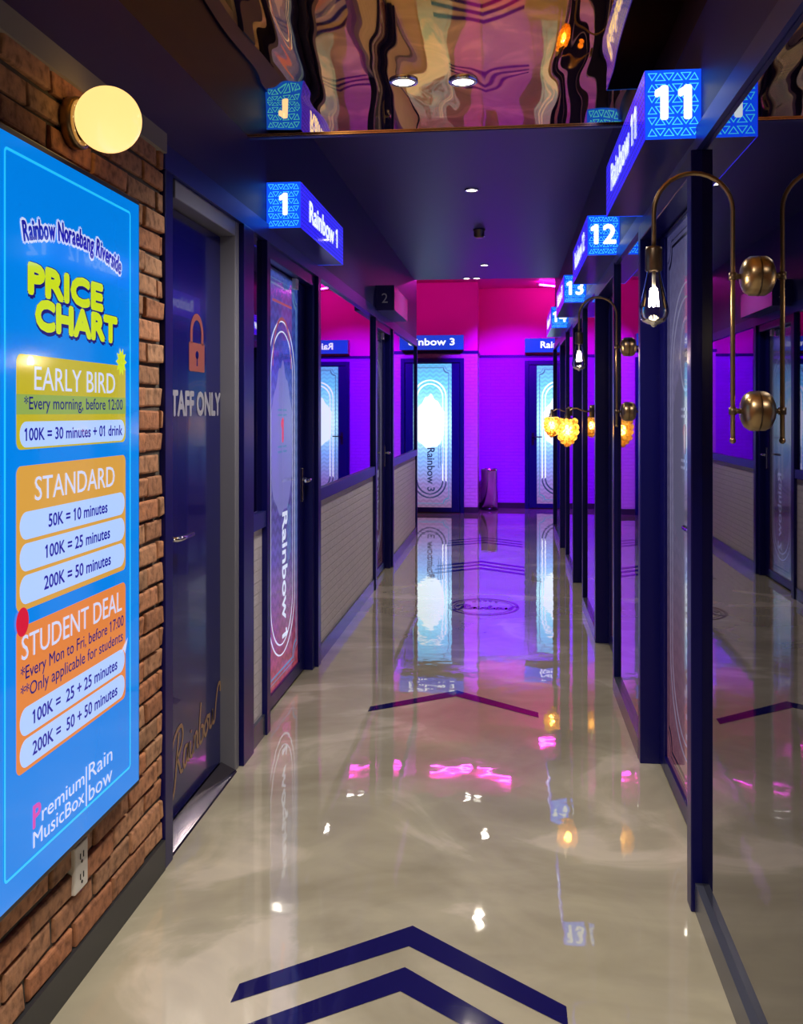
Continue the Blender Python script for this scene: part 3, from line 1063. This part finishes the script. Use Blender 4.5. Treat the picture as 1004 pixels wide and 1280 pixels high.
c_lime = lit('chart_lime', (0.58, 0.72, 0.01), 1.0)
c_wht = lit('chart_white', (0.60, 0.66, 0.92), 1.0)
c_red = lit('chart_red', (0.62, 0.01, 0.04), 1.0)
c_pink = lit('chart_pink', (0.62, 0.06, 0.45), 1.0)
y1, y2, y3, y4 = -0.001, -0.0016, -0.0022, -0.0028
m = MB()
outline(m, rrect, (0.056, 0.694, 0.455, 1.932), 0.006, y1, 0.012)
m.build('border_line', c_line, scr)
# arched shop heading
word = 'Rainbow Noraebang Riverside'
mh, mo = MB(), MB()
R_, ccx, ccz = 0.95, 0.380, 1.806 - 0.95
hk = 0.040 / glyphs('H')[2][1]
adv = [0.32 if ch == ' ' else glyphs(ch)[2][0] + 0.10 for ch in word]
squeeze = 0.50 / sum(adv)
pos = 0.0
for ch, wch in zip(word, adv):
    if ch != ' ':
        a = ((pos + wch / 2) * squeeze - 0.25) / R_
        px, pz = ccx + R_ * math.sin(a), ccz + R_ * math.cos(a)
        for mb, bo, yy in ((mo, 0.13, y1), (mh, 0.035, y2)):
            mb.text(ch, px, pz - 0.018, yy, 0.040, glyphs(ch)[2][0] * squeeze, 'C', bo, -a)
    pos += wch
mo.build('heading_outline', c_wht, scr)
mh.build('heading_lettering', c_ink, scr)
# title
mt, ms = MB(), MB()
for s, x, z_, wd in (('PRICE', 0.155, 1.648, 0.36), ('CHART', 0.186, 1.575, 0.415)):
    ms.text(s, x + 0.004, z_ + 0.002, y1, 0.057, wd, 'L', 0.135)
    mt.text(s, x, z_ + 0.005, y2, 0.057, wd, 'L', 0.075)
ms.build('title_outline', c_navy, scr)
mt.build('title_lettering', c_lime, scr)


def card(z0, z1, colour):
    return MB().poly(rrect(0.103, 0.660, z0, z1, 0.018), y1).build('price_card', colour, scr)


def pill(z0, z1, s, x0=0.116, x1=0.652, wd=0.33, c=0.39):
    MB().poly(rrect(x0, x1, z0, z1, min((z1 - z0) / 2 - 0.001, 0.028)), y2).build('price_pill', c_pill, scr)
    MB().text(s, c, z0 + (z1 - z0) * 0.27, y4, (z1 - z0) * 0.47, wd, 'C', 0.02).build('price_lettering', c_ink, scr)


card(1.322, 1.520, c_yel)
MB().box(0.103, 0.660, y2, y1, 1.395, 1.437).build('note_band', c_band, scr)
MB().text('EARLY BIRD', 0.176, 1.447, y3, 0.05, 0.415, 'L').build('heading_lettering', c_wht, scr)
MB().text('*Every morning, before 12:00', 0.132, 1.406, y4, 0.026, 0.505, 'L', 0.006).build('note_lettering', c_navy, scr)
pill(1.326, 1.380, '100K = 30 minutes + 01 drink', wd=0.50, c=0.384)
m = MB()
st = []
for k in range(20):
    rr = 0.034 if k % 2 == 0 else 0.021
    st.append((0.632 + rr * math.cos(2 * PI * k / 20), 1.530 + rr * 1.1 * math.sin(2 * PI * k / 20)))
m.poly(st, y2).build('sun_print', c_lime, scr)
card(0.988, 1.288, c_std)
MB().text('STANDARD', 0.178, 1.212, y3, 0.05, 0.41, 'L').build('heading_lettering', c_wht, scr)
pill(1.134, 1.192, '50K = 10 minutes', wd=0.305, c=0.39)
pill(1.068, 1.126, '100K = 25 minutes', wd=0.335, c=0.39)
pill(1.000, 1.060, '200K = 50 minutes', wd=0.345, c=0.39)
card(0.652, 0.956, c_stu)
MB().text('STUDENT DEAL', 0.123, 0.886, y3, 0.05, 0.51, 'L').build('heading_lettering', c_wht, scr)
MB().text('*Every Mon to Fri, before 17:00', 0.118, 0.845, y4, 0.027, 0.525, 'L', 0.006).build('note_lettering', c_navy, scr)
MB().text('**Only applicable for students', 0.118, 0.806, y4, 0.027, 0.52, 'L', 0.006).build('note_lettering', c_navy, scr)
pill(0.726, 0.785, '100K =  25 + 25 minutes', wd=0.435, c=0.385)
pill(0.660, 0.719, '200K =  50 + 50 minutes', wd=0.435, c=0.385)
MB().poly(circ(0.126, 0.966, 0.026, 0.030, 24), y3).build('ball_print', c_red, scr)
MB().poly([(0.625, 0.776), (0.672, 0.806), (0.655, 0.768), (0.645, 0.780)], y3).build('plane_print', c_wht, scr)
m = MB().text('P', 0.172, 0.519, y2, 0.046, 0.032, 'L', 0.03)
m.build('logo_initial', c_pink, scr)
m = MB().text('remium', 0.210, 0.519, y2, 0.033, 0.205, 'L', 0.004).text('MusicBox', 0.172, 0.477, y2, 0.033, 0.243, 'L', 0.004)
m.box(0.424, 0.429, y2, y2 + 0.0004, 0.462, 0.556)
m.text('Rain', 0.440, 0.518, y2, 0.038, 0.135, 'L').text('bow', 0.440, 0.468, y2, 0.038, 0.135, 'L')
m.build('logo_lettering', c_wht, scr)

# ================================================================== SOCKET ON BRICK
so = thing('power_outlet', (-1.056, 2.235, 0.285), 'white double power outlet low on the rough brick under the price display', 'outlet', PI / 2)
MB().bev(-0.036, 0.036, -0.012, 0.03, -0.058, 0.058, 0.004).build('cover_plate', M['white_plastic'], so)
for zz in (0.026, -0.024):
    m = MB()
    m.box(-0.010, -0.007, -0.0135, -0.0122, zz - 0.006, zz + 0.008).box(0.007, 0.010, -0.0135, -0.0122, zz - 0.006, zz + 0.008)
    m.lathe([(0.004, -0.0135), (0.004, -0.0122)], (0, 0, zz - 0.014), 'Y', 10)
    m.build('socket', M['black'], so)

# ================================================================== LAMPS
# globe light on brick
gl = thing('globe_light', (-1.052, 2.19, 2.095), 'round glowing cream globe light on the brick above the price display', 'lamp')
MB().lathe([(0.058, 0), (0.062, 0.004), (0.062, 0.026), (0.057, 0.031), (0.046, 0.031), (0.046, 0.024)], (0, 0, 0), 'X', 40).build('wall_base', M['brass'], gl)
m = MB()
for k in range(10):
    a = 2 * PI * k / 10
    m.sphere((0.029, 0.051 * math.cos(a), 0.051 * math.sin(a)), 0.0035, 8, 6)
m.build('rim_bead', M['chrome'], gl)
MB().lathe([(0.035, 0.022), (0.035, 0.05)], (0, 0, 0), 'X', 24).build('neck', M['brass'], gl)
MB().sphere((0.096, 0, 0.006), 0.078, 40, 24).build('globe', M['globe_lit'], gl)


def downlight(name, x, y, z, label, r, power, group):
    t = thing(name, (x, y, z), label, 'downlight', 0, group)
    MB().lathe([(r * 1.35, 0.0), (r * 1.35, -0.006), (r * 1.05, -0.009), (r * 1.0, -0.003), (r * 1.0, 0.0)], n=36, cap=False).build('trim_ring', M['chrome'], t)
    MB().lathe([(r * 0.99, -0.002), (r * 0.99, -0.0045)], n=32).build('lens', M['down_lit'], t)
    lamp('SPOT', 'downlight_beam', (0, 0, -0.02), power, (1.0, 0.90, 0.74), t, spot_size=2.4, spot_blend=0.7, shadow_soft_size=r)
    return t


GN = 'downlights in the bronze ceiling'
downlight('downlight', -0.356, 3.20, ZM, 'left of the twin round downlights in the bronze ceiling', 0.036, P_DOWN_NEAR, GN)
downlight('downlight', -0.156, 3.22, ZM, 'right of the twin round downlights in the bronze ceiling', 0.036, P_DOWN_NEAR, GN)
for yy in (0.9, -1.3):
    for xx in (-0.356, -0.156):
        downlight('downlight', xx, yy, ZM, 'round downlight in the bronze ceiling over the viewer', 0.036, P_DOWN_NEAR * 1.2, GN)
GF = 'downlights in the dark ceiling'
downlight('downlight', -0.25, 6.35, ZC, 'first round downlight in the dark ceiling past the bronze film', 0.036, P_DOWN_FAR, GF)
downlight('downlight', -0.25, 8.02, ZC, 'second round downlight in the dark ceiling, just before the detector', 0.036, P_DOWN_FAR, GF)
downlight('downlight', -0.25, 9.6, ZC, 'last round downlight in the dark ceiling, before the pink lobby', 0.036, P_DOWN_FAR, GF)
for xx, lb in ((-0.47, 'left of two lobby downlights just under the dark ceiling edge'), (-0.36, 'right of two lobby downlights just under the dark ceiling edge')):
    downlight('lobby_downlight', xx, 10.54, ZC, lb, 0.036, 5.0, 'lobby downlights')
    
de = thing('smoke_detector', (-0.245, 7.75, ZC), 'small dark cylinder hanging under the dark ceiling by the second downlight', 'detector')
MB().lathe([(0.05, 0), (0.05, -0.008), (0.042, -0.012), (0.042, -0.055), (0.036, -0.062)], n=28).build('body', M['brass_dark'], de)
MB().lathe([(0.030, -0.0622), (0.030, -0.066), (0.026, -0.068)], n=24).build('grille', M['brass'], de)


def hook_lamp(y, label, lean=1.0):
    """wall lamp: tall hooked brass tube held off the mirror by two drums, bare bulb hanging from the hook"""
    t = thing('wall_lamp', (XR, y, 0), label, 'lamp', 0, 'hooked brass wall lamps on the mirrors')
    px = -0.052
    R_ = 0.084
    pts = [(px, 0, 1.338), (px, 0, 1.42), (px, 0, 1.6), (px, 0, 1.75), (px, 0, 1.838)]
    for k in range(1, 17):
        a = PI * k / 16
        pts.append((px - R_ + R_ * math.cos(a), 0, 1.838 + R_ * math.sin(a)))
    pts.append((px - 2 * R_, 0, 1.80))
    pts.append((px - 2 * R_, 0, 1.762))
    m = MB().tube(pts, 0.0052, 14)
    m.sphere((px, 0, 1.338), 0.0072, 12, 8)
    m.build('pole', M['brass'], t)
    for zz in (1.402, 1.695):
        d = MB().lathe([(0.0005, -0.036), (0.022, -0.034), (0.036, -0.027), (0.043, -0.016), (0.0435, -0.002), (0.0435, 0)], (0, 0, zz), 'X', 36)
        d.build('wall_drum', M['brass'], t)
        c = MB().tube([(-0.034, 0, zz), (px, 0, zz)], 0.006, 10)
        c.lathe([(0.0085, -0.008), (0.0085, 0.008)], (px, 0, zz), 'Z', 16)
        c.build('clip', M['brass_dark'], t)
    bx = px - 2 * R_
    MB().lathe([(0.006, 1.765), (0.017, 1.762), (0.0185, 1.756), (0.0185, 1.712), (0.0165, 1.709)], (bx, 0, 0), 'Z', 28).build('socket', M['brass_dark'], t)
    prof = [(0.0145, 1.710), (0.016, 1.70), (0.020, 1.682), (0.026, 1.655), (0.0305, 1.632), (0.0318, 1.620), (0.030, 1.608), (0.0245, 1.599), (0.015, 1.594), (0.007, 1.592), (0.005, 1.588), (0.0005, 1.586)]
    b = MB().lathe(prof, (bx, 0, 0), 'Z', 32, False).build('bulb', M['bulb_glass'], t)
    MB().lathe([(0.004, 1.709), (0.004, 1.672), (0.002, 1.668)], (bx, 0, 0), 'Z', 10).build('bulb_stem', M['white_plastic'], b)
    f = MB()
    for k in range(6):
        a = 2 * PI * k / 6
        f.tube([(bx + 0.006 * math.cos(a), 0.006 * math.sin(a), 1.670), (bx + 0.011 * math.cos(a + 0.4), 0.011 * math.sin(a + 0.4), 1.632)], 0.0022, 8)
    f.build('filament', M['filament'], b)
    return t


hook_lamp(2.14, 'brass hooked wall lamp with bare bulb, large and near on the dark mirror')
hook_lamp(4.40, 'brass hooked wall lamp with bare bulb between room doors 11 and 12')


def grape_lamp(y, label):
    t = thing('cluster_lamp', (XR, y, 0), label, 'lamp', 0, 'amber bubble wall lamps on the mirrors')
    MB().lathe([(0.040, 0.0), (0.040, -0.030), (0.034, -0.034), (0.0005, -0.036)], (0, 0, 1.405), 'X', 28).build('wall_drum', M['brass_dark'], t)
    pts = [(-0.034, 0, 1.402), (-0.06, 0, 1.404), (-0.085, 0, 1.412), (-0.11, 0, 1.425), (-0.135, 0, 1.422), (-0.155, 0, 1.41), (-0.17, 0, 1.402)]
    a = MB().tube([(p[0], p[1], p[2]) for p in pts], 0.0045, 10)
    a.build('arm', M['brass'], t)
    c = MB().lathe([(0.006, 1.425), (0.012, 1.42), (0.012, 1.392), (0.02, 1.386), (0.02, 1.366), (0.03, 1.362), (0.03, 1.356)], (-0.17, 0, 0), 'Z', 20)
    c.build('socket', M['brass_dark'], t)
    s = MB()
    rnd = random.Random(int(y * 100))
    for zz, rr, n, br in ((1.338, 0.046, 9, 0.020), (1.306, 0.053, 10, 0.021), (1.273, 0.052, 10, 0.021), (1.242, 0.042, 9, 0.020), (1.214, 0.028, 6, 0.018), (1.196, 0.010, 3, 0.016)):
        ph = rnd.uniform(0, 1)
        for k in range(n):
            a_ = 2 * PI * (k + ph) / n
            s.sphere((-0.17 + rr * math.cos(a_), rr * math.sin(a_), zz + rnd.uniform(-0.004, 0.004)), br * rnd.uniform(0.92, 1.1), 12, 8)
    s.build('glass_shade', M['amber'], t)
    MB().sphere((-0.17, 0, 1.285), 0.024, 16, 10, 1, 1, 1.4).build('bulb', M['amber_bulb'], t)
    return t


grape_lamp(6.10, 'amber bubble glass lamp between room doors 12 and 13')
grape_lamp(8.36, 'amber bubble glass lamp farther off, between room doors 13 and 14')


# lobby tube lights
def tube_light(p, q, label):
    p, q = Vector(p), Vector(q)
    t = thing('tube_light', (p + q) / 2, label, 'tube light', 0, 'magenta tube lights on the lobby ceiling')
    c = (p + q) / 2
    d = (q - p) / 2
    MB().tube([-d, d], 0.0125, 12).build('tube', M['bar_lit'], t)
    e = d.normalized()
    m = MB().tube([-d - e * 0.03, -d], 0.0155, 12).tube([d, d + e * 0.03], 0.0155, 12)
    for s in (-0.7, 0.7):
        m.tube([d * s, d * s + Vector((0, 0, ZB - c.z))], 0.006, 8)
    m.build('end_holder', M['white_plastic'], t)
    return t


tube_light((0.40, 13.2, 3.15), (0.85, 13.6, 3.15), 'short pink tube light near the right end of the lobby ceiling')
tube_light((-1.0, 12.0, 3.155), (-0.50, 12.25, 3.155), 'pink tube light hidden behind the dark ceiling edge, left arm of a chevron')
tube_light((-0.42, 12.25, 3.155), (0.02, 11.8, 3.155), 'pink tube light hidden behind the dark ceiling edge, right arm of a chevron')
tube_light((-2.1, 12.1, 3.155), (-1.55, 12.2, 3.155), 'pink tube light at the left of the lobby ceiling')


# unseen violet spotlights added on the fascia to light the recess wall
def washer(x, tx, tz, label):
    t = thing('added_washer', (x, 10.72, 3.02), label, 'spotlight', 0, 'added violet spotlights on the fascia')
    MB().bev(-0.03, 0.03, -0.06, 0.0, -0.03, 0.03, 0.004).build('bracket', M['black'], t)
    d = (Vector((tx, RECESS, tz)) - Vector((x, 10.72, 3.02))).normalized()
    q = Vector((0, 0, 1)).rotation_difference(d).to_matrix().to_4x4()
    MB().lathe([(0.035, -0.03), (0.04, 0.0), (0.04, 0.09), (0.034, 0.09), (0.03, 0.07)], n=24).xform(q).build('lamp_head', M['black'], t)
    l = lamp('SPOT', 'added_violet_beam', tuple(d * 0.1), P_VIOLET, (0.24, 0.0, 1.0), t, spot_size=0.95, spot_blend=0.5, shadow_soft_size=0.03)
    l.rotation_euler = d.to_track_quat('-Z', 'Y').to_euler()
    return t


washer(0.05, 0.15, 1.05, 'added violet spotlight aimed at the recess wall')
washer(0.9, 0.6, 1.0, 'added violet spotlight aimed at the door right of the recess')

# ================================================================== BIN
tb = thing('steel_bin', (-0.285, 13.66, 0), 'tall round stainless steel bin standing in the violet recess', 'bin')
MB().lathe([(0.118, 0.0), (0.122, 0.004), (0.122, 0.03), (0.119, 0.032)], n=36).build('base_ring', M['black'], tb)
MB().lathe([(0.119, 0.03), (0.119, 0.56), (0.121, 0.563), (0.121, 0.585), (0.112, 0.59), (0.108, 0.585), (0.108, 0.5)], n=40).build('body', M['steel'], tb)
